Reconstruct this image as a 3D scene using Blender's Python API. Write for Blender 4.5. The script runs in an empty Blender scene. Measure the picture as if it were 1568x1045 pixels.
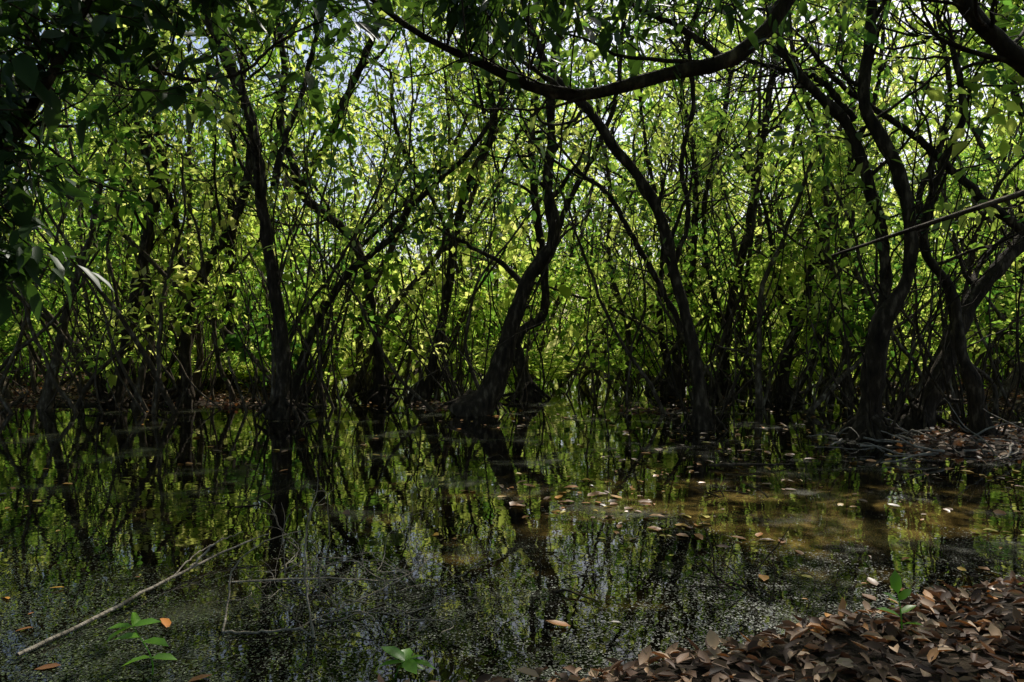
import bpy, math, numpy as np
from mathutils import Vector
rng = np.random.default_rng(7)
scene = bpy.context.scene
COL = scene.collection
U = rng.uniform

# ------------------------------------------------------------------ helpers
def norm(a):
    return a/np.maximum(np.linalg.norm(a, axis=-1, keepdims=True), 1e-9)

class MB:
    """mesh accumulator (numpy)"""
    def __init__(s): s.v=[]; s.f=[]; s.n=[]; s.t=[]; s.c=0
    def add(s, verts, faces, tint):
        s.addmulti(verts,[faces],tint)
    def addmulti(s, verts, facelist, tint):
        s.v.append(verts.astype(np.float32)); s.t.append(tint.astype(np.float32))
        for faces in facelist:
            s.f.append((faces+s.c).astype(np.int32).ravel()); s.n.append(np.full(len(faces),faces.shape[1],np.int32))
        s.c += len(verts)
    def obj(s, name, mat, parent=None, smooth=True):
        v=np.concatenate(s.v); f=np.concatenate(s.f); n=np.concatenate(s.n); t=np.concatenate(s.t)
        me=bpy.data.meshes.new(name)
        me.vertices.add(len(v)); me.vertices.foreach_set('co', v.ravel())
        me.loops.add(len(f)); me.loops.foreach_set('vertex_index', f)
        me.polygons.add(len(n)); st=np.zeros(len(n),np.int32); st[1:]=np.cumsum(n)[:-1]
        me.polygons.foreach_set('loop_start', st)
        me.polygons.foreach_set('use_smooth', np.full(len(n), smooth))
        a=me.attributes.new('tint','FLOAT','POINT'); a.data.foreach_set('value', t)
        me.update(calc_edges=True)
        me.materials.append(mat)
        o=bpy.data.objects.new(name, me); COL.objects.link(o)
        if parent: o.parent=parent
        return o

def empty(name):
    o=bpy.data.objects.new(name,None); COL.objects.link(o); return o

def tubes(mb, P, R, sides=6, rough=0.0):
    """P[N,K,3] R[N,K]"""
    N,K,_=P.shape
    T=np.empty_like(P); T[:,1:-1]=P[:,2:]-P[:,:-2]; T[:,0]=P[:,1]-P[:,0]; T[:,-1]=P[:,-1]-P[:,-2]
    T=norm(T)
    mean=np.abs(T).mean(1); ref=np.zeros((N,3)); ref[np.arange(N),mean.argmin(1)]=1
    A=norm(np.cross(T, ref[:,None,:])); B=np.cross(T,A)
    an=np.linspace(0,2*np.pi,sides,endpoint=False)
    r=R[:,:,None]*(1+rough*rng.normal(size=(N,K,sides)))
    V=P[:,:,None,:]+ (A[:,:,None,:]*np.cos(an)[None,None,:,None]+B[:,:,None,:]*np.sin(an)[None,None,:,None])*r[...,None]
    i=np.arange(K-1)[:,None]*sides; j=np.arange(sides)[None,:]; j2=(j+1)%sides
    q=np.stack([i+j,i+j2,i+sides+j2,i+sides+j],-1).reshape(-1,4)
    F=(q[None]+ (np.arange(N)*K*sides)[:,None,None]).reshape(-1,4)
    t=np.repeat(U(0,1,N),K*sides)
    mb.add(V.reshape(-1,3),F,t)

def catmull(pts,K):
    pts=np.array(pts,float); n=len(pts)
    d=np.r_[0,np.cumsum(np.linalg.norm(np.diff(pts[:,:3],axis=0),axis=1))]; 
    ext=np.vstack([2*pts[0]-pts[1],pts,2*pts[-1]-pts[-2]])
    out=[]
    for s in np.linspace(0,d[-1],K):
        i=min(np.searchsorted(d,s,side='right')-1,n-2); u=(s-d[i])/max(d[i+1]-d[i],1e-9)
        p0,p1,p2,p3=ext[i],ext[i+1],ext[i+2],ext[i+3]
        out.append(.5*((2*p1)+(-p0+p2)*u+(2*p0-5*p1+4*p2-p3)*u*u+(-p0+3*p1-3*p2+p3)*u**3))
    return np.array(out)

def grow(S,D,L,r0,K,wig,up,taper=.25):
    N=len(S); P=np.empty((N,K,3)); P[:,0]=S; d=norm(D); step=(L/(K-1))[:,None]
    for k in range(1,K):
        d=norm(d+rng.normal(size=(N,3))*wig+np.array([0,0,up]))
        P[:,k]=P[:,k-1]+d*step
    R=r0[:,None]*(1-(1-taper)*np.linspace(0,1,K)[None])
    return P,R

def spawn(P,R,n,tmin,tmax,lmin,lmax,rf,K,wig,up,spread=1.0,tp=.25):
    N,Kp,_=P.shape
    idx=rng.integers(0,N,n); t=U(tmin,tmax,n)*(Kp-1.001); i=t.astype(int); f=(t-i)[:,None]
    S=P[idx,i]*(1-f)+P[idx,i+1]*f; T=norm(P[idx,i+1]-P[idx,i]); rr=R[idx,i]
    D=T*.7+norm(rng.normal(size=(n,3)))*spread
    return grow(S,D,U(lmin,lmax,n),np.maximum(rr*U(rf*.6,rf,n),.0035),K,wig,up,tp)

def leaves(mb, C, D, Lw, Ww, tint, nice=False, curl=.12, upn=1.0, fold=.18):
    """C base points, D direction, Lw length, Ww half width"""
    n=len(C); D=norm(D)
    nn=norm(rng.normal(size=(n,3))*.55+np.array([0,0,upn])); S=norm(np.cross(D,nn)); Nn=np.cross(S,D)
    L=Lw[:,None]; W=Ww[:,None]
    def pt(u,w,h): return C+D*L*u+S*W*w+Nn*L*h
    if not nice:
        V=np.stack([C,pt(.45,1,fold*.6),pt(1,0,-curl),pt(.45,-1,fold*.6)],1)
        F=np.array([[0,1,2],[0,2,3]])
        F=(F[None]+(np.arange(n)*4)[:,None,None]).reshape(-1,3)
        mb.add(V.reshape(-1,3),F,np.repeat(tint,4)); return
    c=curl if np.ndim(curl)==0 else curl[:,None]
    V=np.stack([C,pt(.25,.8,fold*.3),pt(.65,.85,fold*.3-c*.3),pt(.27,0,0*c),pt(.66,0,-c*.4),
                pt(.25,-.8,fold*.3),pt(.65,-.85,fold*.3-c*.3),pt(1,0,-c)],1)
    tri=np.array([[0,1,3],[0,3,5],[2,7,4],[4,7,6]]); qd=np.array([[1,2,4,3],[3,4,6,5]])
    o=(np.arange(n)*8)[:,None,None]
    mb.addmulti(V.reshape(-1,3),[(tri[None]+o).reshape(-1,3),(qd[None]+o).reshape(-1,4)],np.repeat(tint,8))

# openings in the canopy (ground x, ground y, radius): leaves culled along the sun's path to put sun patches on these spots
EL,AZ=math.radians(48),math.radians(25)
OPEN=[(2.5,3.1,1.2),(1.3,6.0,1.2),(3.2,5.2,.7),(5.4,8.9,1.4),(-1.8,3.9,.6),(-.2,12.0,1.1),(-6,13.3,1.1),(.3,4.0,.6),(-2.5,7.5,.7),(3.3,11,.9),(4.6,9.3,.8),(-3.7,11.7,.7)]
def thin(t,keep=.06):
    k=np.ones(len(t),bool); gx_=t[:,0]-math.sin(AZ)/math.tan(EL)*t[:,2]; gy_=t[:,1]-math.cos(AZ)/math.tan(EL)*t[:,2]
    for (ox,oy,r_) in OPEN:
        d=np.hypot(gx_-ox,gy_-oy)/r_
        k&=~((d<1)&(U(0,1,len(t))>keep))
    return t[k]

def clump(mb, tips, per, rad, ln, nice=False, tlo=0., thi=1., droop=-.25, wr=.2):
    tips=thin(tips)
    n=len(tips)
    # neighbouring sprays share tint and size; every spray differs in leaf count
    reg=.5+.5*np.sin(tips[:,0]*1.1+np.sin(tips[:,2]*1.3)*1.5+tips[:,1]*.6)
    ct=tlo+(thi-tlo)*np.clip(.6*U(0,1,n)+.4*reg,0,1)
    cnt=np.maximum(2,(per*U(.2,1.8,n))).astype(int)
    sz=U(.6,1.5,n)
    c=np.repeat(tips,cnt,0); ct=np.repeat(ct,cnt); wv=np.repeat(U(.75,1.5,n),cnt); sz=np.repeat(sz,cnt)
    off=rng.normal(size=c.shape)*rad*np.array([1,1,.75])
    D=norm(off)*.8+rng.normal(size=c.shape)*.5+np.array([0,0,droop])
    l=ln*U(.7,1.25,len(c))*sz
    leaves(mb,c+off,D,l,l*wv*U(wr*.8,wr*1.2,len(c)),np.clip(ct*.7+U(0,.3,len(c)),0,1),nice)

# ------------------------------------------------------------------ materials
def newmat(name):
    m=bpy.data.materials.new(name); m.use_nodes=True; nt=m.node_tree; nt.nodes.clear()
    return m,nt,nt.nodes.new,nt.links.new
def ramp(nt,stops):
    r=nt.nodes.new('ShaderNodeValToRGB'); e=r.color_ramp.elements
    e[0].position=stops[0][0]; e[0].color=(*stops[0][1],1); e[1].position=stops[-1][0]; e[1].color=(*stops[-1][1],1)
    for p,c in stops[1:-1]:
        x=e.new(p); x.color=(*c,1)
    return r
def leafmat(name,cols,tcols,tf=.5,rough=.4,spec=.4,simple=0):
    m,nt,N,Lk=newmat(name)
    at=N('ShaderNodeAttribute'); at.attribute_name='tint'
    r1=ramp(nt,cols); r2=ramp(nt,tcols); Lk(at.outputs['Fac'],r1.inputs[0]); Lk(at.outputs['Fac'],r2.inputs[0])
    if simple:
        p=N('ShaderNodeBsdfDiffuse'); Lk(r1.outputs[0],p.inputs['Color'])
        if simple==2:
            gl=N('ShaderNodeBsdfGlossy'); gl.inputs['Roughness'].default_value=.5; gl.inputs['Color'].default_value=(.8,.85,.9,1)
            m2=N('ShaderNodeMixShader'); m2.inputs[0].default_value=.05; Lk(p.outputs[0],m2.inputs[1]); Lk(gl.outputs[0],m2.inputs[2]); p=m2
    else:
        p=N('ShaderNodeBsdfPrincipled'); Lk(r1.outputs[0],p.inputs['Base Color']); p.inputs['Roughness'].default_value=rough
        p.inputs['Specular IOR Level'].default_value=spec
    t=N('ShaderNodeBsdfTranslucent'); Lk(r2.outputs[0],t.inputs[0])
    mx=N('ShaderNodeMixShader'); mx.inputs[0].default_value=tf; Lk(p.outputs[0],mx.inputs[1]); Lk(t.outputs[0],mx.inputs[2])
    o=N('ShaderNodeOutputMaterial'); Lk(mx.outputs[0],o.inputs[0]); return m
GC=[(0,(.012,.038,.016)),(.45,(.044,.096,.026)),(.8,(.11,.165,.04)),(1,(.26,.25,.08))]
GT=[(0,(.03,.10,.025)),(.28,(.15,.34,.04)),(.5,(.50,.72,.09)),(.75,(.92,.98,.22)),(1,(.98,.92,.40))]  # brighter than real leaves transmit; backlit glow is put into the colour
M_leaf=leafmat('green_leaf',GC,GT,.70,simple=1)
M_leafg=leafmat('glossy_green_leaf',GC,GT,.45,simple=2)
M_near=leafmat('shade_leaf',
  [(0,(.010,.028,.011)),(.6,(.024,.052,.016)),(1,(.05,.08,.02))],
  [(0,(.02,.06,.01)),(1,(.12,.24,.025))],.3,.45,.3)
M_dead=leafmat('dead_leaf',
  [(0,(.035,.020,.013)),(.35,(.11,.06,.037)),(.65,(.25,.15,.092)),(.9,(.48,.34,.22)),(1,(.48,.20,.05))],
  [(0,(.05,.02,.01)),(.6,(.16,.07,.03)),(1,(.35,.12,.02))],.2,.6,.25)
M_float=leafmat('floating_leaf',
  [(0,(.05,.025,.012)),(.3,(.18,.075,.025)),(.65,(.42,.16,.03)),(.88,(.58,.32,.05)),(1,(.62,.52,.10))],
  [(0,(.08,.03,.01)),(1,(.4,.25,.02))],.12,.4,.5)
M_duck=leafmat('duckweed_leaf',
  [(0,(.008,.011,.005)),(.5,(.022,.034,.011)),(.85,(.05,.074,.024)),(1,(.13,.16,.065))],
  [(0,(.03,.05,.01)),(1,(.1,.14,.03))],.08,.5,.4)
M_seed=leafmat('seedling_leaf',[(0,(.07,.19,.02)),(1,(.14,.30,.03))],[(0,(.2,.5,.02)),(1,(.35,.65,.03))],.4,.35)

def bark(name,c1,c2,c3):
    m,nt,N,Lk=newmat(name)
    tc=N('ShaderNodeTexCoord'); mp=N('ShaderNodeMapping'); mp.inputs['Scale'].default_value=(1,1,.35); Lk(tc.outputs['Object'],mp.inputs[0])
    n=N('ShaderNodeTexNoise'); n.inputs['Scale'].default_value=14; n.inputs['Detail'].default_value=6; Lk(mp.outputs[0],n.inputs[0])
    r=ramp(nt,[(.3,c1),(.55,c2),(.75,c3)]); Lk(n.outputs[0],r.inputs[0])
    n2=N('ShaderNodeTexNoise'); n2.inputs['Scale'].default_value=45; n2.inputs['Detail'].default_value=4; Lk(mp.outputs[0],n2.inputs[0])
    b=N('ShaderNodeBump'); b.inputs['Strength'].default_value=.9; b.inputs['Distance'].default_value=.025; Lk(n2.outputs[0],b.inputs['Height'])
    p=N('ShaderNodeBsdfPrincipled'); p.inputs['Roughness'].default_value=.85; p.inputs['Specular IOR Level'].default_value=.12
    Lk(r.outputs[0],p.inputs['Base Color']); Lk(b.outputs[0],p.inputs['Normal'])
    o=N('ShaderNodeOutputMaterial'); Lk(p.outputs[0],o.inputs[0]); return m
M_bark=bark('dark_bark',(.014,.010,.006),(.040,.029,.018),(.15,.115,.075))
M_bark2=bark('thicket_bark',(.03,.022,.013),(.085,.064,.042),(.30,.25,.18))
M_twig=bark('bleached_twig',(.11,.095,.07),(.24,.21,.17),(.40,.36,.30))

m,nt,N,Lk=newmat('swamp_mud'); M_ground=m
tc=N('ShaderNodeTexCoord'); n=N('ShaderNodeTexNoise'); n.inputs['Scale'].default_value=3.5; n.inputs['Detail'].default_value=12; n.inputs['Roughness'].default_value=.7
Lk(tc.outputs['Object'],n.inputs[0])
r=ramp(nt,[(.35,(.008,.006,.004)),(.5,(.02,.014,.009)),(.62,(.04,.028,.016)),(.75,(.08,.052,.028))]); Lk(n.outputs[0],r.inputs[0])
n2=N('ShaderNodeTexNoise'); n2.inputs['Scale'].default_value=30; n2.inputs['Detail'].default_value=8; Lk(tc.outputs['Object'],n2.inputs[0])
b=N('ShaderNodeBump'); b.inputs['Distance'].default_value=.04; Lk(n2.outputs[0],b.inputs['Height'])
p=N('ShaderNodeBsdfPrincipled'); p.inputs['Roughness'].default_value=.9; p.inputs['Specular IOR Level'].default_value=.12; Lk(r.outputs[0],p.inputs['Base Color']); Lk(b.outputs[0],p.inputs['Normal'])
o=N('ShaderNodeOutputMaterial'); Lk(p.outputs[0],o.inputs[0])

# water: dark tannin water with a mirror surface, a silty shoal with its sunlit brown put into the colour, and broken floating film
m,nt,N,Lk=newmat('murky_water'); M_water=m
tc=N('ShaderNodeTexCoord')
n=N('ShaderNodeTexNoise'); n.inputs['Scale'].default_value=1.5; n.inputs['Detail'].default_value=9; n.inputs['Roughness'].default_value=.64; Lk(tc.outputs['Object'],n.inputs[0])
mp=N('ShaderNodeMapping'); mp.inputs['Scale'].default_value=(1/4.2,1/2.5,1); mp.inputs['Location'].default_value=(-2.3/4.2,-5.7/2.5,0); Lk(tc.outputs['Object'],mp.inputs[0])
gr=N('ShaderNodeTexGradient'); gr.gradient_type='SPHERICAL'; Lk(mp.outputs[0],gr.inputs[0])
ma=N('ShaderNodeMath'); ma.operation='MULTIPLY_ADD'; Lk(gr.outputs['Fac'],ma.inputs[0]); ma.inputs[1].default_value=.27; Lk(n.outputs[0],ma.inputs[2])
r=ramp(nt,[(.52,(.0022,.002,.001)),(.63,(.008,.006,.002)),(.71,(.06,.040,.011)),(.82,(.22,.15,.04))]); Lk(ma.outputs[0],r.inputs[0])
n2=N('ShaderNodeTexNoise'); n2.inputs['Scale'].default_value=3.0; n2.inputs['Detail'].default_value=3; Lk(tc.outputs['Object'],n2.inputs[0])
b=N('ShaderNodeBump'); b.inputs['Strength'].default_value=.035; b.inputs['Distance'].default_value=.05; Lk(n2.outputs[0],b.inputs['Height'])
p=N('ShaderNodeBsdfPrincipled'); p.inputs['Roughness'].default_value=.015; p.inputs['IOR'].default_value=1.55
Lk(r.outputs[0],p.inputs['Base Color']); Lk(b.outputs[0],p.inputs['Normal'])
n3=N('ShaderNodeTexNoise'); n3.inputs['Scale'].default_value=90; n3.inputs['Detail'].default_value=5; n3.inputs['Roughness'].default_value=.8; Lk(tc.outputs['Object'],n3.inputs[0])
n4=N('ShaderNodeTexNoise'); n4.inputs['Scale'].default_value=1.0; n4.inputs['Detail'].default_value=7; n4.inputs['Roughness'].default_value=.6; Lk(tc.outputs['Object'],n4.inputs[0])
ad=N('ShaderNodeMath'); ad.operation='MULTIPLY_ADD'; Lk(n4.outputs[0],ad.inputs[0]); ad.inputs[1].default_value=1.1; Lk(n3.outputs[0],ad.inputs[2])
mr=N('ShaderNodeMapRange'); Lk(ad.outputs[0],mr.inputs[0]); mr.inputs[1].default_value=1.13; mr.inputs[2].default_value=1.28; mr.inputs[4].default_value=.7
d=N('ShaderNodeBsdfPrincipled'); d.inputs['Base Color'].default_value=(.035,.038,.014,1); d.inputs['Roughness'].default_value=.45
mx=N('ShaderNodeMixShader'); Lk(mr.outputs[0],mx.inputs[0]); Lk(p.outputs[0],mx.inputs[1]); Lk(d.outputs[0],mx.inputs[2])
o=N('ShaderNodeOutputMaterial'); Lk(mx.outputs[0],o.inputs[0])

# ------------------------------------------------------------------ terrain
def sm(x): x=np.clip(x,0,1); return x*x*(3-2*x)
def wn(x,y):
    return (np.sin(x*.9+1.3)*np.cos(y*.7-.4)+.6*np.sin(x*2.1+y*1.3)+.4*np.sin(x*3.7-y*2.9+2)+.25*np.cos(x*6.1+y*5.3))/2.2
def height(x,y):
    h=np.full(np.shape(x),-.35)
    w=wn(x,y); w2=wn(x*3.1+5,y*3.3)
    shore=2.68+np.clip(x-.1,0,9)*.44+.10*w-np.clip(.1-x,0,5)*.22
    h=h+.50*sm((shore-y)/.55+.75)
    far=sm((y-22+3*w)/3)*.5
    left=sm((-x-3.4+.9*w)/1.6)*sm((y-12.2+.9*w)/1.5)*.38
    mid=sm(1-np.hypot((x+.8)/3.0,(y-13.6)/1.3)+.35*w)*.37
    midr=sm(1-np.hypot((x-2.5)/2.2,(y-12.8)/.9)+.3*w)*.36
    right=sm((1.2-np.hypot((x-6.4)/3.0,(y-9.0)/1.8)+.2*w)*1.2)*.42
    farr=sm((x-7+w)/2)*sm((y-11+w)/2)*.40
    return h+np.maximum.reduce([far,left,mid,midr,right,farr])+.02*w+.022*w2*(y>6)

gx=np.r_[np.linspace(-300,-22,12),np.linspace(-20,20,260),np.linspace(22,300,12)]
gy=np.r_[np.linspace(-300,-4,10),np.linspace(-3,30,230),np.linspace(32,300,14)]
X,Y=np.meshgrid(gx,gy); Z=height(X,Y)
Z[(np.abs(X)>20.5)|(Y<-3.5)]=.16
V=np.stack([X,Y,Z],-1).reshape(-1,3); nx,ny=len(gx),len(gy)
i=np.arange(ny-1)[:,None]*nx; j=np.arange(nx-1)[None]
F=np.stack([i+j,i+j+1,i+nx+j+1,i+nx+j],-1).reshape(-1,4)
g=MB(); g.add(V,F,np.zeros(len(V))); g.obj('ground',M_ground)
w=MB(); w.add(np.array([[-21,-1,0],[21,-1,0],[21,31,0],[-21,31,0]],float),np.array([[0,1,2,3]]),np.zeros(4)); w.obj('water',M_water)

# ------------------------------------------------------------------ main trees
def local(bx,by,s,pts,dy=0.0,seed=0):
    out=[]
    ph=seed*1.7
    for k,(dx,dz,r) in enumerate(pts):
        out.append([bx+dx*.01*s, by+dy*dz*.01*s+.12*math.sin(ph+dz*.012), dz*.01*s-.12*(k==0), r*.0096*s])
    return out
def tree(bx,by,s,stems,leafy=1.0,roots=6,name='mangrove_tree',branch=14):
    e=empty(name); mb=MB(); lf=MB(); allP=[];allR=[]
    for k,(pts,dy) in enumerate(stems):
        q=catmull(local(bx,by,s,pts,dy,seed=bx+k),44)
        P=q[:,:3].copy(); R=np.maximum(q[:,3],.008)
        P[1:-1]+=np.cumsum(rng.normal(size=(42,3))*.010,0)*0.6+rng.normal(size=(42,3))*.006*s
        if pts[0][1]==0: R=R*(1+.7*np.exp(-np.maximum(P[:,2],0)/.12)+.2*np.exp(-np.maximum(P[:,2],0)/.5))
        R=R*(1+.07*np.sin(np.arange(44)*1.3+k)+rng.normal(size=44)*.05)
        tubes(mb,P[None],R[None],14,.06); allP.append(P);allR.append(R)
    P=np.array(allP);R=np.array(allR)
    if roots:
        roots+=4
        a=U(0,6.28,roots); S=np.stack([bx+np.cos(a)*.03,by+np.sin(a)*.03,np.full(roots,.2)*U(.5,1.9,roots)],-1)
        D=np.stack([np.cos(a),np.sin(a),np.full(roots,-.5)],-1)
        p,r=grow(S,D,U(.45,.8,roots)*s,np.full(roots,R[0,6]*.5)*U(.5,1,roots),10,.16,-.06,.3); tubes(mb,p,r,7,.05)
    ns=8; a=U(0,6.28,ns); S=np.stack([bx+np.cos(a)*.2,by+np.sin(a)*.2,np.full(ns,-.05)],-1)
    p,r=grow(S,np.stack([np.cos(a)*.35,np.sin(a)*.35,np.ones(ns)],-1),U(1.2,6,ns),U(.008,.026,ns),18,.12,.03,.3); tubes(mb,p,r,5)
    p1,r1=spawn(P,R,branch,.3,.98,.8,2.8,.5,14,.18,.07,.9); tubes(mb,p1,r1,6)
    p2,r2=spawn(p1,r1,branch*4,.25,1,.4,1.4,.6,9,.22,.04,.9); tubes(mb,p2,r2,4)
    p2b,r2b=spawn(P,R,branch*3,.25,1,.3,1.4,.16,9,.22,.05,1.); tubes(mb,p2b,r2b,4)
    pc,rc=spawn(P,R,branch,.86,1,1.2,3.2,.7,12,.14,.05,1.); tubes(mb,pc,rc,6)
    pd,rd=spawn(pc,rc,branch*5,.25,1,.4,1.5,.6,8,.2,.03,.9); tubes(mb,pd,rd,4)
    mb.obj('trunk_and_branches',M_bark,e)
    tips=np.concatenate([p2[:,-1],p2[:,5],p2b[:,-1],p1[:,-1]]); 
    keep=(tips[:,2]>2.6)|(U(0,1,len(tips))<.12); tips=tips[keep]
    tips=tips[U(0,1,len(tips))<leafy*.62]
    clump(lf,tips,8,.13,.15,True,0,.85)
    tips=np.concatenate([pd[:,-1],pd[:,4],pc[:,-1]]); tips=tips[tips[:,2]>.42*tips[:,1]+1.4]  # extra crown leaves above the view, added to shade pond and trunks
    gp=np.sin(tips[:,0]*1.9)*np.sin(tips[:,1]*1.7+.5)+.4*np.sin(tips[:,0]*4.1+tips[:,1]*3.3)
    tips=tips[gp>U(-1.2,.5,len(tips))]
    clump(lf,tips,14,.22,.16,False,0,.85); lf.obj('foliage',M_leafg,e)
    return e

T=tree
T(-7.42,13.8,1.218,[([(0,0,12),(10,60,10),(25,140,9),(50,240,9),(75,330,8),(60,390,8),(40,470,7),(25,560,6),(10,660,5),(-20,760,3)],.0),
   ([(62,385,6),(20,440,5),(-30,500,5),(-70,590,4),(-110,680,3)],.1)])
T(-7.1,14.4,1.27,[([(0,0,8),(0,95,7),(-3,195,6),(0,275,6),(25,370,5),(10,470,5),(30,600,4),(60,700,3)],.02)],branch=10)
T(-6.14,13.8,1.218,[([(0,0,10),(5,80,8),(15,150,8),(50,220,7),(90,280,7),(110,370,7),(105,440,6),(70,530,6),(30,620,5),(0,720,3)],.0),
   ([(15,150,5),(-15,240,5),(-20,290,4),(-60,380,4),(-90,500,3)],.05)])
T(-6.6,16.7,1.47,[([(0,0,12),(10,100,10),(15,180,8),(20,300,8),(15,400,7),(30,520,5),(10,640,4)],.02)],roots=8)
T(-3.67,11.75,1.037,[([(0,0,13),(2,80,11),(-5,160,10),(-12,240,9),(-20,330,9),(-25,380,9),(-40,460,8),(-75,550,7),(-130,650,6),(-170,740,4)],.0),
   ([(-22,370,5),(-10,430,5),(20,520,4),(50,640,4),(60,740,3)],.1)],roots=9,branch=18)
T(-2.69,14.8,1.306,[([(0,0,10),(0,70,8),(-8,140,7),(-18,210,7),(-48,262,7),(-108,312,7),(-126,362,6),(-146,432,6),(-140,520,5),(-160,640,3)],-.02),
   ([(-120,330,6),(-78,392,6),(-38,482,6),(2,562,5),(22,620,4),(40,700,3)],-.02),
   ([(-35,245,4),(20,290,3),(80,350,3),(160,400,2),(200,470,2)],.1)],roots=9)
T(-4.0,13.2,1.165,[([(0,0,8),(40,125,6),(95,210,6),(160,262,5),(200,315,4),(280,385,4),(330,460,3),(350,560,2)],.02)],branch=10)
T(-1.88,14.8,1.306,[([(0,0,11),(25,72,8),(40,142,7),(50,222,7),(60,292,6),(80,352,6),(110,422,6),(105,492,5),(120,600,4),(110,690,3)],.0),
   ([(55,250,3),(10,330,3),(-40,420,3),(-50,520,2)],.1)],roots=7)
T(-0.65,12.4,1.094,[([(-10,0,20),(28,33,18),(52,100,14),(70,163,12),(90,213,12),(125,263,11),(112,343,8),(117,413,7),(115,493,7),(130,600,5),(120,700,3)],-.03),
   ([(85,205,6),(40,235,4),(-10,260,3),(-60,290,2),(-100,330,2)],.1),
   ([(120,260,6),(150,330,5),(190,400,4),(230,500,4),(240,620,3)],.1)],roots=14,branch=18)
T(.37,14.8,1.306,[([(0,0,10),(-15,50,9),(-20,100,8),(18,130,7),(20,190,7),(8,310,6),(3,430,6),(20,550,4),(10,680,3)],.03)],roots=9)
T(2.72,10.6,.936,[([(0,0,12),(-10,75,10),(-23,155,9),(-40,235,9),(-60,315,9),(-95,375,8),(-135,420,8),(-175,475,7),(-225,525,6),(-260,600,5),(-280,700,3)],.0),
   ([(-22,160,5),(-70,240,5),(-115,315,4),(-145,365,4),(-190,400,3)],.12),
   ([(-45,245,5),(-10,330,4),(-15,420,4),(10,520,4),(0,640,3)],.12)],roots=9,branch=16)
T(3.55,16.35,1.443,[([(0,0,11),(10,70,7),(20,130,6),(35,260,5),(30,360,5),(10,460,4),(20,560,3)],.0),
   ([(2,20,6),(-20,120,5),(-15,240,4),(-40,380,3),(-50,520,3)],.05)],roots=9)
T(4.6,15.9,1.403,[([(0,0,11),(3,65,7),(13,165,7),(38,275,6),(58,385,5),(78,505,5),(90,600,4)],.02),
   ([(5,90,5),(-25,180,4),(-30,300,4),(0,420,4),(20,540,3)],.05)],roots=8)
T(5.22,14.4,1.27,[([(0,0,10),(10,75,8),(30,135,7),(50,215,6),(95,315,5),(115,385,5),(150,470,4),(160,580,3)],.02),
   ([(25,120,5),(0,200,4),(-10,300,3),(-60,400,3)],.08)],roots=9)
T(4.62,9.5,.838,[([(0,0,17),(5,72,16),(5,152,16),(18,195,14),(45,242,10),(50,322,10),(35,412,10),(5,472,10),(-15,522,9),(-10,622,8),(-5,700,6),(30,800,4)],-.02),
   ([(10,180,12),(25,232,9),(30,302,9),(15,372,9),(-25,472,9),(-95,542,7),(-135,592,6),(-155,650,5),(-150,740,3)],.04),
   ([(-12,512,7),(-60,560,5),(-110,580,4),(-180,600,3)],.1)],roots=12,branch=20)
T(5.72,10.6,.936,[([(0,0,15),(45,95,14),(85,185,13),(135,245,12),(173,285,11),(215,340,10),(250,440,9),(240,560,7),(260,680,5)],.0),
   ([(80,175,6),(70,220,6),(35,275,6),(25,355,5),(60,440,5),(75,540,4),(70,660,3)],.08)],roots=11,branch=16)
T(6.05,9.5,.838,[([(0,0,13),(-20,82,11),(-35,132,8),(-40,222,7),(-75,292,7),(-55,400,6),(-20,500,6),(-40,620,4)],.05),
   ([(90,330,8),(20,370,7),(-50,440,6),(-120,500,5),(-200,560,4),(-250,640,3)],.1)],roots=12,branch=14)

# near trees whose limbs overhang the view
def neartree(name,paths,clusters,ln=.14,zmin=3.1):
    e=empty(name); mb=MB(); lf=MB(); PP=[];RR=[]
    for pts in paths:
        q=catmull(pts,60); P=q[:,:3]; P[1:-1]+=rng.normal(size=(58,3))*.004
        R=q[:,3]*(1+rng.normal(size=60)*.05+.08*np.sin(np.arange(60)*.8))
        tubes(mb,P[None],R[None],14,.05); PP.append(P);RR.append(R)
    P=np.array(PP);R=np.array(RR)
    p1,r1=spawn(P,R,12*len(paths),.4,1,.5,1.3,.35,12,.16,.08,.9); tubes(mb,p1,r1,6)
    p2,r2=spawn(p1,r1,36*len(paths),.3,1,.2,.7,.6,8,.2,.03,.9); tubes(mb,p2,r2,5)
    tips=np.concatenate([p2[:,-1],p1[:,-1]])
    tips=tips[tips[:,2]>zmin]
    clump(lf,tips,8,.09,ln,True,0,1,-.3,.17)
    for (c,n,r) in clusters:
        c=np.array(c); tp=c+rng.normal(size=(n,3))*r
        allp=P.reshape(-1,3)
        st=np.array([allp[np.argmin(np.linalg.norm(allp-t,axis=1)+U(0,.2,len(allp)))] for t in tp])
        u=np.linspace(0,1,8)[None,:,None]; mid=(st+tp)/2+rng.normal(size=tp.shape)*.08+np.array([0,0,.06])
        pth=(1-u)**2*st[:,None]+2*u*(1-u)*mid[:,None]+u*u*tp[:,None]
        tubes(mb,pth,np.linspace(.007,.003,8)[None].repeat(n,0),5)
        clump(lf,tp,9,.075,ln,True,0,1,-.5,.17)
    mb.obj('trunk_and_branches',M_bark,e); lf.obj('foliage',M_near,e)
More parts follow.
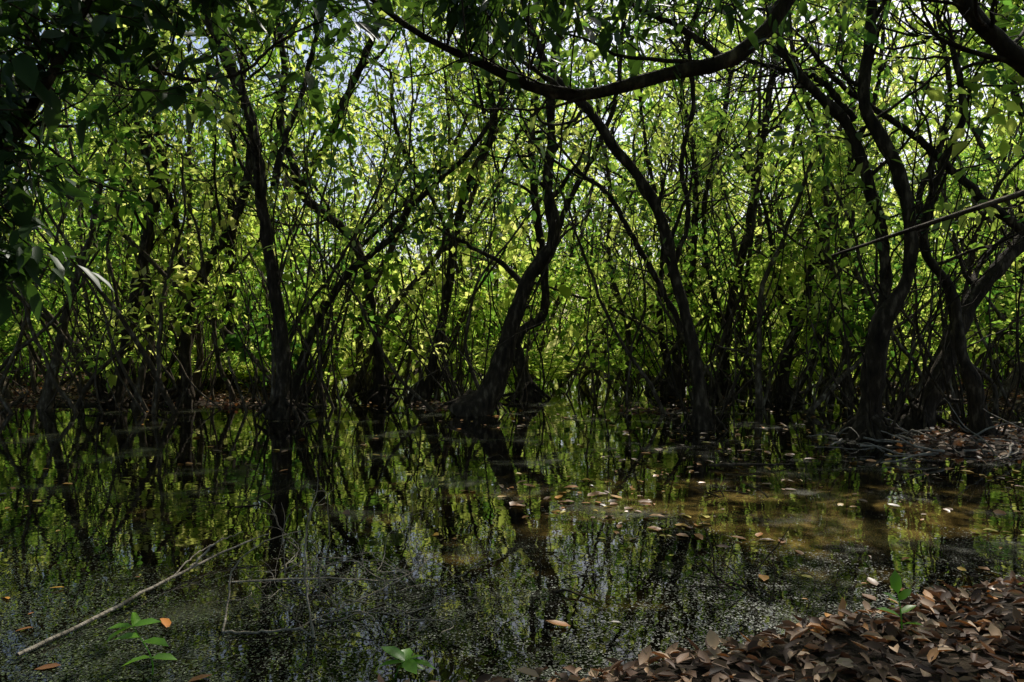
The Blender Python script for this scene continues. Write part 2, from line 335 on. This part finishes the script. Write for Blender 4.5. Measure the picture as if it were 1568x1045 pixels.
neartree('overhanging_tree',[
  [(4.4,3.6,-.1,.16),(4.3,3.7,1.5,.11),(3.8,4.0,2.9,.09),(2.9,4.6,3.85,.075),(2.1,5,3.98,.06),(1.88,5,3.67,.055),(1.7,5,3.41,.052),(1.44,5,3.21,.050),(1.09,5,3.13,.046),(.73,5,3.03,.043),(.42,5,2.98,.040),(.07,5,3.06,.036),(-.19,5,3.19,.031),(-.37,5,3.26,.026),(-.72,5,3.45,.02),(-1.1,5,3.75,.014)],
  [(.42,5,2.98,.02),(.2,5.1,3.15,.015),(-.1,5.3,3.5,.012),(-.2,5.4,4.0,.008)],
  [(1.44,5,3.21,.025),(1.2,5.2,3.5,.02),(.8,5.3,3.75,.016),(.3,5.3,4.2,.01)]],
  [((-.33,4.7,3.42),16,.13),((.1,4.8,3.62),12,.18),((1.5,4.9,3.75),12,.2),((.7,4.9,3.65),8,.22),((-1.2,4.8,3.75),6,.2)],zmin=3.4)
neartree('leaning_tree',[
  [(6.1,6,-.1,.18),(5.8,6,1.5,.13),(5.1,6,2.9,.10),(4.15,6,3.54,.075),(3.95,6,3.7,.07),(3.69,6,3.97,.065),(3.5,6,4.3,.05),(3.2,6.2,5,.03)],
  [(4.9,6,3.05,.05),(4.6,6.1,3.6,.04),(4.55,6.2,4.3,.03),(4.2,6.3,5,.02)]],
  [((4.0,5.8,4.3),10,.25),((3.2,5.9,4.3),8,.3)],zmin=3.9)
neartree('shading_tree',[
  [(-4.3,3.7,-.2,.15),(-4.1,3.8,1.0,.11),(-3.5,4,1.6,.07),(-2.95,4,2.0,.045),(-2.77,4,2.3,.03),(-2.55,4,2.65,.025),(-2.3,4,3.1,.022),(-2.1,4,3.5,.018),(-1.9,4.1,4.2,.012)],
  [(-4.1,3.8,1.0,.08),(-3.9,4.2,2.4,.06),(-3.2,4.4,3.3,.045),(-2.4,4.5,3.6,.03),(-1.6,4.6,3.7,.02),(-.9,4.7,3.9,.012)],
  [(-2.5,4.3,3.2,.014),(-2.1,4.5,2.95,.012),(-1.7,4.6,2.98,.010),(-1.5,4.7,3.2,.008),(-1.2,4.7,3.35,.006)]],
  [((-2.75,4.0,2.45),22,.15),((-2.5,4.0,2.95),26,.24),((-2.1,4.1,3.25),22,.22),((-2.8,4,1.9),20,.13),((-1.65,4.4,3.5),14,.2),((-2.9,4,2.9),24,.25)],ln=.14,zmin=3.35)

# ------------------------------------------------------------------ thicket
e=empty('forest_thicket'); tb=MB(); tf=MB()
NT=230
yy=13+25*U(0,1,NT)**.9; xx=U(-1,1,NT)*(.78*yy+4)
S=np.stack([xx,yy,np.maximum(height(xx,yy),-.2)-.05],-1)
keep=~((np.abs(xx)<3.5)&(yy<16)); S=S[keep]; n=len(S)
D=np.stack([rng.normal(size=n)*.3,rng.normal(size=n)*.2,np.ones(n)],-1)
p0,r0=grow(S,D,U(7.5,13.5,n),U(.03,.10,n),26,.12,.035,.25); 
r0*= (1+.6*np.exp(-np.arange(26)/1.2))[None]
tubes(tb,p0,r0,7,.03)
p1,r1=spawn(p0,r0,n*9,.10,1,1.0,3.6,.6,12,.14,.10,.7); tubes(tb,p1,r1,5)
p2,r2=spawn(p1,r1,n*26,.2,1,.6,1.8,.6,7,.18,.03,.9); tubes(tb,p2,r2,3)
ns=1000; yy=12.3+14*U(0,1,ns)**1.2; xx=U(-1,1,ns)*(.75*yy+2)
kk=~((np.abs(xx-.3)<3.5)&(yy<15)&(U(0,1,ns)<.7)); xx=xx[kk];yy=yy[kk];ns=len(xx)
S2=np.stack([xx,yy,np.zeros(ns)-.05],-1); D=np.stack([rng.normal(size=ns)*.45,rng.normal(size=ns)*.3,np.ones(ns)],-1)
p3,r3=grow(S2,D,U(1.5,8,ns),.010+.045*U(0,1,ns)**2,20,.12,.03,.3); tubes(tb,p3,r3,5)
ns=380; i=rng.integers(0,len(p1),ns); Sx=p1[i,6]; h=np.minimum(Sx[:,2]-.1,U(1,4.5,ns)); h=np.maximum(h,.3)
p4,r4=grow(Sx,np.tile([0,0,-1.],(ns,1))+rng.normal(size=(ns,3))*.1,h,U(.004,.010,ns),12,.08,-.2,.8); tubes(tb,p4,r4,4)
tb.obj('stems',M_bark2,e)
def clearings(t):
    return (np.sin(t[:,0]*.75+1.0+.6*np.sin(t[:,1]*.5))*np.sin(t[:,1]*.62+.4)+.55*np.sin(t[:,0]*1.9+t[:,1]*1.3))
tips=np.concatenate([p2[:,-1],p2[:,4],p3[:,-1],p3[:,14],p3[:,9]]); tips=tips[tips[:,2]>.5]
tips=tips[tips[:,1]>12.5]
gap=np.sin(tips[:,0]*1.7+tips[:,2]*.9)*np.sin(tips[:,2]*1.5-tips[:,1]*.8)+.5*np.sin(tips[:,0]*3.9+tips[:,1]*2.1+tips[:,2])
tips=tips[gap>U(-1.3,.7,len(tips))]
cl=clearings(tips)   # openings in the upper canopy let the sun down to the floor
tips=tips[(tips[:,2]<3)|(cl<U(-.35,.8,len(tips)))]
clump(tf,tips,26,.22,.16,False,0,1,-.25,.25)
tf.obj('foliage',M_leaf,e)
# understory
us=MB(); n=2300; yy=16+21*U(0,1,n); xx=U(-1,1,n)*(.78*yy+4); hh=height(xx,yy)
zz=np.maximum(hh,0)+U(.03,1,n)**1.5*3.2; k=(hh>0.0)|(zz>.35)
c=np.stack([xx,yy,zz],-1)[k]; c=c[(np.sin(c[:,0]*1.3)+np.sin(c[:,1]*1.1+c[:,0]*.5))>U(-1.6,1.,len(c))]
clump(us,c,26,.28,.17,False,0,1,.0,.28)
n=900; yy=16+14*U(0,1,n); xx=U(-1,1,n)*(.75*yy+2); zz=.2+U(0,1,n)**1.3*4.4
c=np.stack([xx,yy,zz],-1); c=c[(np.sin(c[:,0]*.9+2)+np.sin(c[:,1]*.9+c[:,0]*.7))>U(-1.5,1.,len(c))]
clump(us,c,14,.30,.29,True,.1,1,-.1,.28)
us.obj('understory_shrubs',M_leaf)
# ferns with long pinnate fronds
ff=MB()
for _ in range(46):
    cx=rng.choice([U(-9,-4),U(-9,-4),U(-3,9)]); cy=U(15.5,20); cz=max(float(height(np.array([cx]),np.array([cy]))[0]),0)
    m_=rng.integers(6,11); a=U(0,6.28,m_); S=np.tile([cx,cy,cz+.05],(m_,1)); D=np.stack([np.cos(a)*.45,np.sin(a)*.45,np.ones(m_)],-1)
    p,r=grow(S,D,U(.8,1.9,m_),np.full(m_,.007),22,.03,-.075,.3); tubes(ff,p,r,4)
    C=p[:,4:].reshape(-1,3); Tn=norm(p[:,4:]-p[:,3:-1]).reshape(-1,3); sd_=norm(np.cross(Tn,[0,0,1.]))
    taper=np.tile(np.sin(np.linspace(.5,3.05,18)),m_)
    for sg in (-1,1):
        leaves(ff,C,sd_*sg+Tn*.45+np.array([0,0,-.1]),.24*taper+.03,.026*np.ones(len(C)),U(.3,.9,len(C)),False,upn=3)
ff.obj('fern_clumps',M_leaf)
# distant
df=MB(); n=6400; yy=U(37,62,n); xx=U(-1,1,n)*(.8*yy+6); zz=U(0,1,n)*20
c=np.stack([xx,yy,zz],-1); gp=np.sin(c[:,0]*.8+c[:,2]*.5)*np.sin(c[:,2]*.9+1)+.4*np.sin(c[:,0]*2.3)
c=c[(c[:,2]<6)|(gp>U(-1.4,.5,len(c)))]
clump(df,c,11,.65,.38,False,.15,1,-.2,.28); 
ee=empty('distant_trees'); df.obj('foliage',M_leaf,ee)
db=MB(); n=160; yy=U(36,60,n); xx=U(-1,1,n)*(.8*yy+6)
q,r=grow(np.stack([xx,yy,np.zeros(n)],-1),np.stack([rng.normal(size=n)*.2,rng.normal(size=n)*.2,np.ones(n)],-1),U(13,19,n),U(.06,.16,n),16,.1,.03); tubes(db,q,r,6)
q1,r1=spawn(q,r,900,.3,1,2,5,.5,9,.14,.05,.9); tubes(db,q1,r1,4); db.obj('trunks',M_bark2,ee)
# crowns of the surrounding trees over the pond edges, sides and behind the viewer
cp=MB(); ct=MB(); ce=empty('surrounding_trees')
bx=[-9,-7,-8,-6.5,9,8,9.5,7.5,-4,0,4,-2.5,3,6.5,-6]; by=[2,5.5,9,-1,3,7,10.5,-1,-4,-3.5,-4,-1.5,-1.2,1.2,1.5]
S=np.stack([bx,by,np.zeros(15)],-1).astype(float); D=np.stack([-np.array(bx)*.03,.1+0*np.array(bx),np.ones(15)],-1)
q0,rr0=grow(S,D,U(6.5,8.5,15),U(.09,.15,15),22,.08,.03,.4); tubes(ct,q0,rr0,9,.03)
q1,rr1=spawn(q0,rr0,15*14,.5,1,1.5,5,.6,12,.14,.04,1.1); tubes(ct,q1,rr1,6)
q2,rr2=spawn(q1,rr1,15*60,.2,1,.5,1.8,.6,8,.18,.02,.9); tubes(ct,q2,rr2,4)
ct.obj('trunks_and_branches',M_bark,ce)
tp=np.concatenate([q2[:,-1],q2[:,4]]); tp=tp[tp[:,2]>3.3]
gap=np.sin(tp[:,0]*1.3)*np.sin(tp[:,1]*1.5+.7)+.5*np.sin(tp[:,0]*3.1+tp[:,1]*2.3)
tp=tp[gap>U(-1.4,.5,len(tp))]
clump(cp,tp,24,.28,.17,False,0,.8,-.25,.26); cp.obj('foliage',M_leaf,ce)

# ------------------------------------------------------------------ litter, floating leaves, duckweed
lt=MB(); n=13000; x=U(-1.6,5.2,n); y=U(1.6,4.8,n); k=(height(x,y)>-.03-.07*U(0,1,n)**2); x=x[k];y=y[k]; n=len(x)
z=np.maximum(height(x,y),0)+.008+U(0,1,n)**2*.022; a=U(0,6.28,n)
D=np.stack([np.cos(a),np.sin(a),rng.normal(size=n)*.15],-1); l=U(.035,.10,n)
leaves(lt,np.stack([x,y,z],-1),D,l,l*U(.15,.32,n),U(0,1,n)**1.2,True,curl=U(-.5,.5,n),fold=.5,upn=1.3)
lt.obj('leaf_litter',M_dead)
l2=MB(); n=60000; x=U(-14,14,n); y=7.5+20*U(0,1,n)**1.3; k=height(x,y)>-.03; x=x[k];y=y[k];n=len(x)
a=U(0,6.28,n); D=np.stack([np.cos(a),np.sin(a),rng.normal(size=n)*.35],-1); l=U(.07,.13,n)
leaves(l2,np.stack([x,y,np.maximum(height(x,y),0)+.01+U(0,.03,n)],-1),D,l,l*.27,U(0,1,n),False,curl=.05)
l2.obj('forest_floor_leaves',M_dead)
fl=MB(); n=4600; y=2.7+13*U(0,1,n)**1.1; x=U(-1,1,n)*(.72*y); 
dens=-.15+.6*sm((x/y+.22)/.45)+1.0*wn(x*1.3,y*1.6); k=(U(0,1,n)<dens)&(height(x,y)<-.02)&((y>4.8)|(U(0,1,n)<.3)); x=x[k];y=y[k];n=len(x)
a=U(0,6.28,n); D=np.stack([np.cos(a),np.sin(a),rng.normal(size=n)*.05],-1); l=.035+.10*U(0,1,n)**1.5
leaves(fl,np.stack([x,y,np.full(n,.008)],-1),D,l,l*U(.18,.34,n),U(0,1,n)**1.1,True,curl=U(-.15,.25,n),upn=3,fold=.18)
fl.obj('floating_leaves',M_float)
dk=MB(); n=280000; y=2.5+7.5*U(0,1,n)**1.8; x=U(-1,1,n)*(.74*y+.2)
f=wn(x*1.5,y*1.7)+.7*wn(x*4+3,y*5)+.5*wn(x*11,y*12+1)+1.5*(1-sm((y-3.5)/2.6))-.55+.25*sm(x)
k=(f>U(0,1.5,n)); x=x[k];y=y[k];n=len(x)
a=U(0,6.28,n); rs=U(.002,.0085,n)
ca=np.cos(a)*rs; sa=np.sin(a)*rs; zz=U(.001,.0035,(n,4)); el=U(.3,1,n)
Vd=np.stack([np.stack([x+ca,y+sa,zz[:,0]],-1),np.stack([x-sa*el,y+ca*el,zz[:,1]],-1),np.stack([x-ca,y-sa,zz[:,2]],-1),np.stack([x+sa*el,y-ca*el,zz[:,3]],-1)],1).reshape(-1,3)
dk.add(Vd,np.arange(n*4).reshape(-1,4),np.repeat(U(0,1,n)**1.6,4)); dk.obj('duckweed',M_duck,smooth=False)

# ------------------------------------------------------------------ fallen branches
def stick(mb,pts,sides=7,K=22,j=.003):
    q=catmull(pts,K); P=q[:,:3]; P[1:-1]+=rng.normal(size=(K-2,3))*j
    tubes(mb,P[None],(q[:,3]*(1+rng.normal(size=K)*.06))[None],sides); return P,q[:,3]
fb=MB()
a=stick(fb,[(-2.1,3.12,.02,.009),(-1.98,3.6,.02,.009),(-1.9,4.0,.03,.008),(-1.8,4.35,.04,.007),(-1.68,4.55,.07,.005),(-1.55,4.7,.1,.003)])
stick(fb,[(-1.84,4.2,.035,.006),(-1.8,4.3,.09,.006),(-1.72,4.32,.16,.004),(-1.6,4.38,.2,.002)])
stick(fb,[(-1.88,4.05,.03,.004),(-1.86,4.3,.08,.004),(-1.8,4.6,.1,.003)])
fb.obj('fallen_branch',M_twig)
tg=MB()
stick(tg,[(-1.33,3.38,.01,.006),(-1.15,3.36,.02,.006),(-.98,3.37,.03,.005),(-.90,3.34,.0,.004)])
stick(tg,[(-1.33,3.38,.01,.006),(-1.37,3.55,.08,.005),(-1.38,3.65,.22,.004),(-1.25,3.7,.33,.003),(-1.1,3.8,.36,.002)])
stick(tg,[(-.9,3.34,0,.006),(-.98,3.5,.2,.005),(-1.0,3.6,.45,.004),(-.97,3.7,.62,.002),(-.99,3.7,.72,.001)])
stick(tg,[(-1.38,3.62,.16,.005),(-1.1,3.75,.13,.005),(-.85,3.85,.1,.004),(-.62,3.95,.06,.004),(-.5,4.15,.08,.003),(-.42,4.3,.1,.002)])
stick(tg,[(-.6,3.95,.06,.004),(-.75,3.7,.05,.004),(-.92,3.5,.03,.004),(-1.0,3.4,.01,.003)])
st=np.stack([U(-1.4,-.45,40),U(3.4,4.3,40),U(0,.06,40)],-1); D=np.stack([rng.normal(size=40),rng.normal(size=40),U(.0,.8,40)],-1)
p,r=grow(st,D,U(.2,.75,40),U(.0015,.0042,40),14,.2,-.05,.4); p[...,2]=np.abs(p[...,2])+.002; tubes(tg,p,r,5)
p2_,r2_=spawn(p,r,90,.2,1,.06,.25,.7,6,.2,0,.9); p2_[...,2]=np.abs(p2_[...,2])+.002; tubes(tg,p2_,np.maximum(r2_*.5,.001),4)
tg.obj('twig_tangle',M_twig)
tw=MB()
for (cx,cy,m_) in [(1.3,3.9,9),(2.4,7.4,5),(.15,4.15,2),(1.9,6.2,4),(-2.2,6,3),(-.4,8,4)]:
    st=np.stack([cx+rng.normal(size=m_)*.12,cy+rng.normal(size=m_)*.12,np.zeros(m_)],-1)
    D=np.stack([rng.normal(size=m_)*.8,rng.normal(size=m_)*.5,U(.05,.9,m_)],-1)
    p,r=grow(st,D,U(.15,.45,m_),U(.003,.008,m_),10,.14,-.05,.3); p[...,2]=np.abs(p[...,2]); tubes(tw,p,r,6)
stick(tw,[(2.0,7.5,.02,.018),(2.3,7.4,.05,.016),(2.6,7.45,.04,.012),(2.9,7.6,.02,.006)])
stick(tw,[(.15,4.15,-.05,.007),(.16,4.15,.05,.006),(.155,4.14,.13,.003)])
tw.obj('submerged_sticks',M_bark)
dr=MB(); n=80; st=np.stack([U(4.0,7.6,n),U(7.8,9.7,n),U(.02,.1,n)],-1); D=np.stack([rng.normal(size=n),rng.normal(size=n)*.6,U(-.1,.4,n)],-1)
p,r=grow(st,D,U(.3,1.0,n),U(.005,.018,n),12,.14,-.06,.3); p[...,2]=np.maximum(p[...,2],.03); tubes(dr,p,r,6); dr.obj('dead_roots',M_twig)

# seedlings
def seedling(x,y,pts,lv,ln):
    e=empty('seedling'); s=MB(); z0=max(float(height(np.array([x]),np.array([y]))[0]),0)
    P,_=stick(s,[(x+a_,y+b_,z0+c_,.0032-.0004*k) for k,(a_,b_,c_) in enumerate(pts)],6,14,.0005)
    s.obj('stem',M_seed,e); f=MB()
    C=[];D=[]
    for (k,ang,el) in lv: C.append(P[k]); D.append([math.cos(ang),math.sin(ang),el])
    n=len(C); l=ln*U(.8,1.2,n)
    leaves(f,np.array(C),np.array(D,float),l,l*.26,U(0,1,n),True,curl=.15,upn=3); f.obj('leaves',M_seed,e)
seedling(-1.46,2.98,[(0,0,-.02),(.0,0,.06),(-.04,.01,.13),(-.09,.02,.19)],[(13,3.3,.1),(13,.3,.2),(13,1.8,.3),(10,3.0,0),(9,-.3,.1),(5,.1,0),(5,3.3,-.1),(13,4.3,0)],.11)
seedling(-.48,2.95,[(0,0,-.02),(.02,0,.03),(.03,.0,.05),(.05,0,.07)],[(13,.5,.2),(13,2.6,.4),(13,-.2,.0),(12,3.4,.1),(11,1.4,.3),(9,.1,0),(13,5.2,.1)],.11)
seedling(1.60,3.02,[(0,0,-.02),(.0,0,.05),(.0,.01,.1),(-.01,.01,.16)],[(13,1.4,1.6),(11,0.2,.9),(10,3.1,.9),(7,.3,.5),(6,3.0,.5),(4,5.5,.4)],.09)

# ------------------------------------------------------------------ light, sky, camera
sd=Vector((math.sin(AZ)*math.cos(EL),math.cos(AZ)*math.cos(EL),math.sin(EL)))
L=bpy.data.lights.new('sun','SUN'); L.energy=5; L.angle=math.radians(.5); L.color=(1,.95,.85)
lo=bpy.data.objects.new('sun',L); lo.rotation_euler=sd.to_track_quat('Z','Y').to_euler(); lo.location=sd*50; COL.objects.link(lo)
W=bpy.data.worlds.new('World'); scene.world=W; W.use_nodes=True; nt=W.node_tree
try: W.cycles.sampling_method='NONE'
except Exception as ex: print(ex)
sky=nt.nodes.new('ShaderNodeTexSky'); sky.sky_type='NISHITA'; sky.sun_disc=False; sky.sun_elevation=EL; sky.sun_rotation=AZ
sky.dust_density=2.5
bg=nt.nodes['Background']; bg.inputs[1].default_value=.15; nt.links.new(sky.outputs[0],bg.inputs[0])
cam=bpy.data.cameras.new('camera'); cam.lens=26; cam.sensor_width=36; cam.clip_end=1000; cam.clip_start=.05
co=bpy.data.objects.new('camera',cam); co.location=(0,0,1.4); co.rotation_euler=(math.radians(90-.86),0,0); COL.objects.link(co)
scene.camera=co
scene.view_settings.view_transform='Standard'; scene.view_settings.look='None'; scene.view_settings.exposure=0
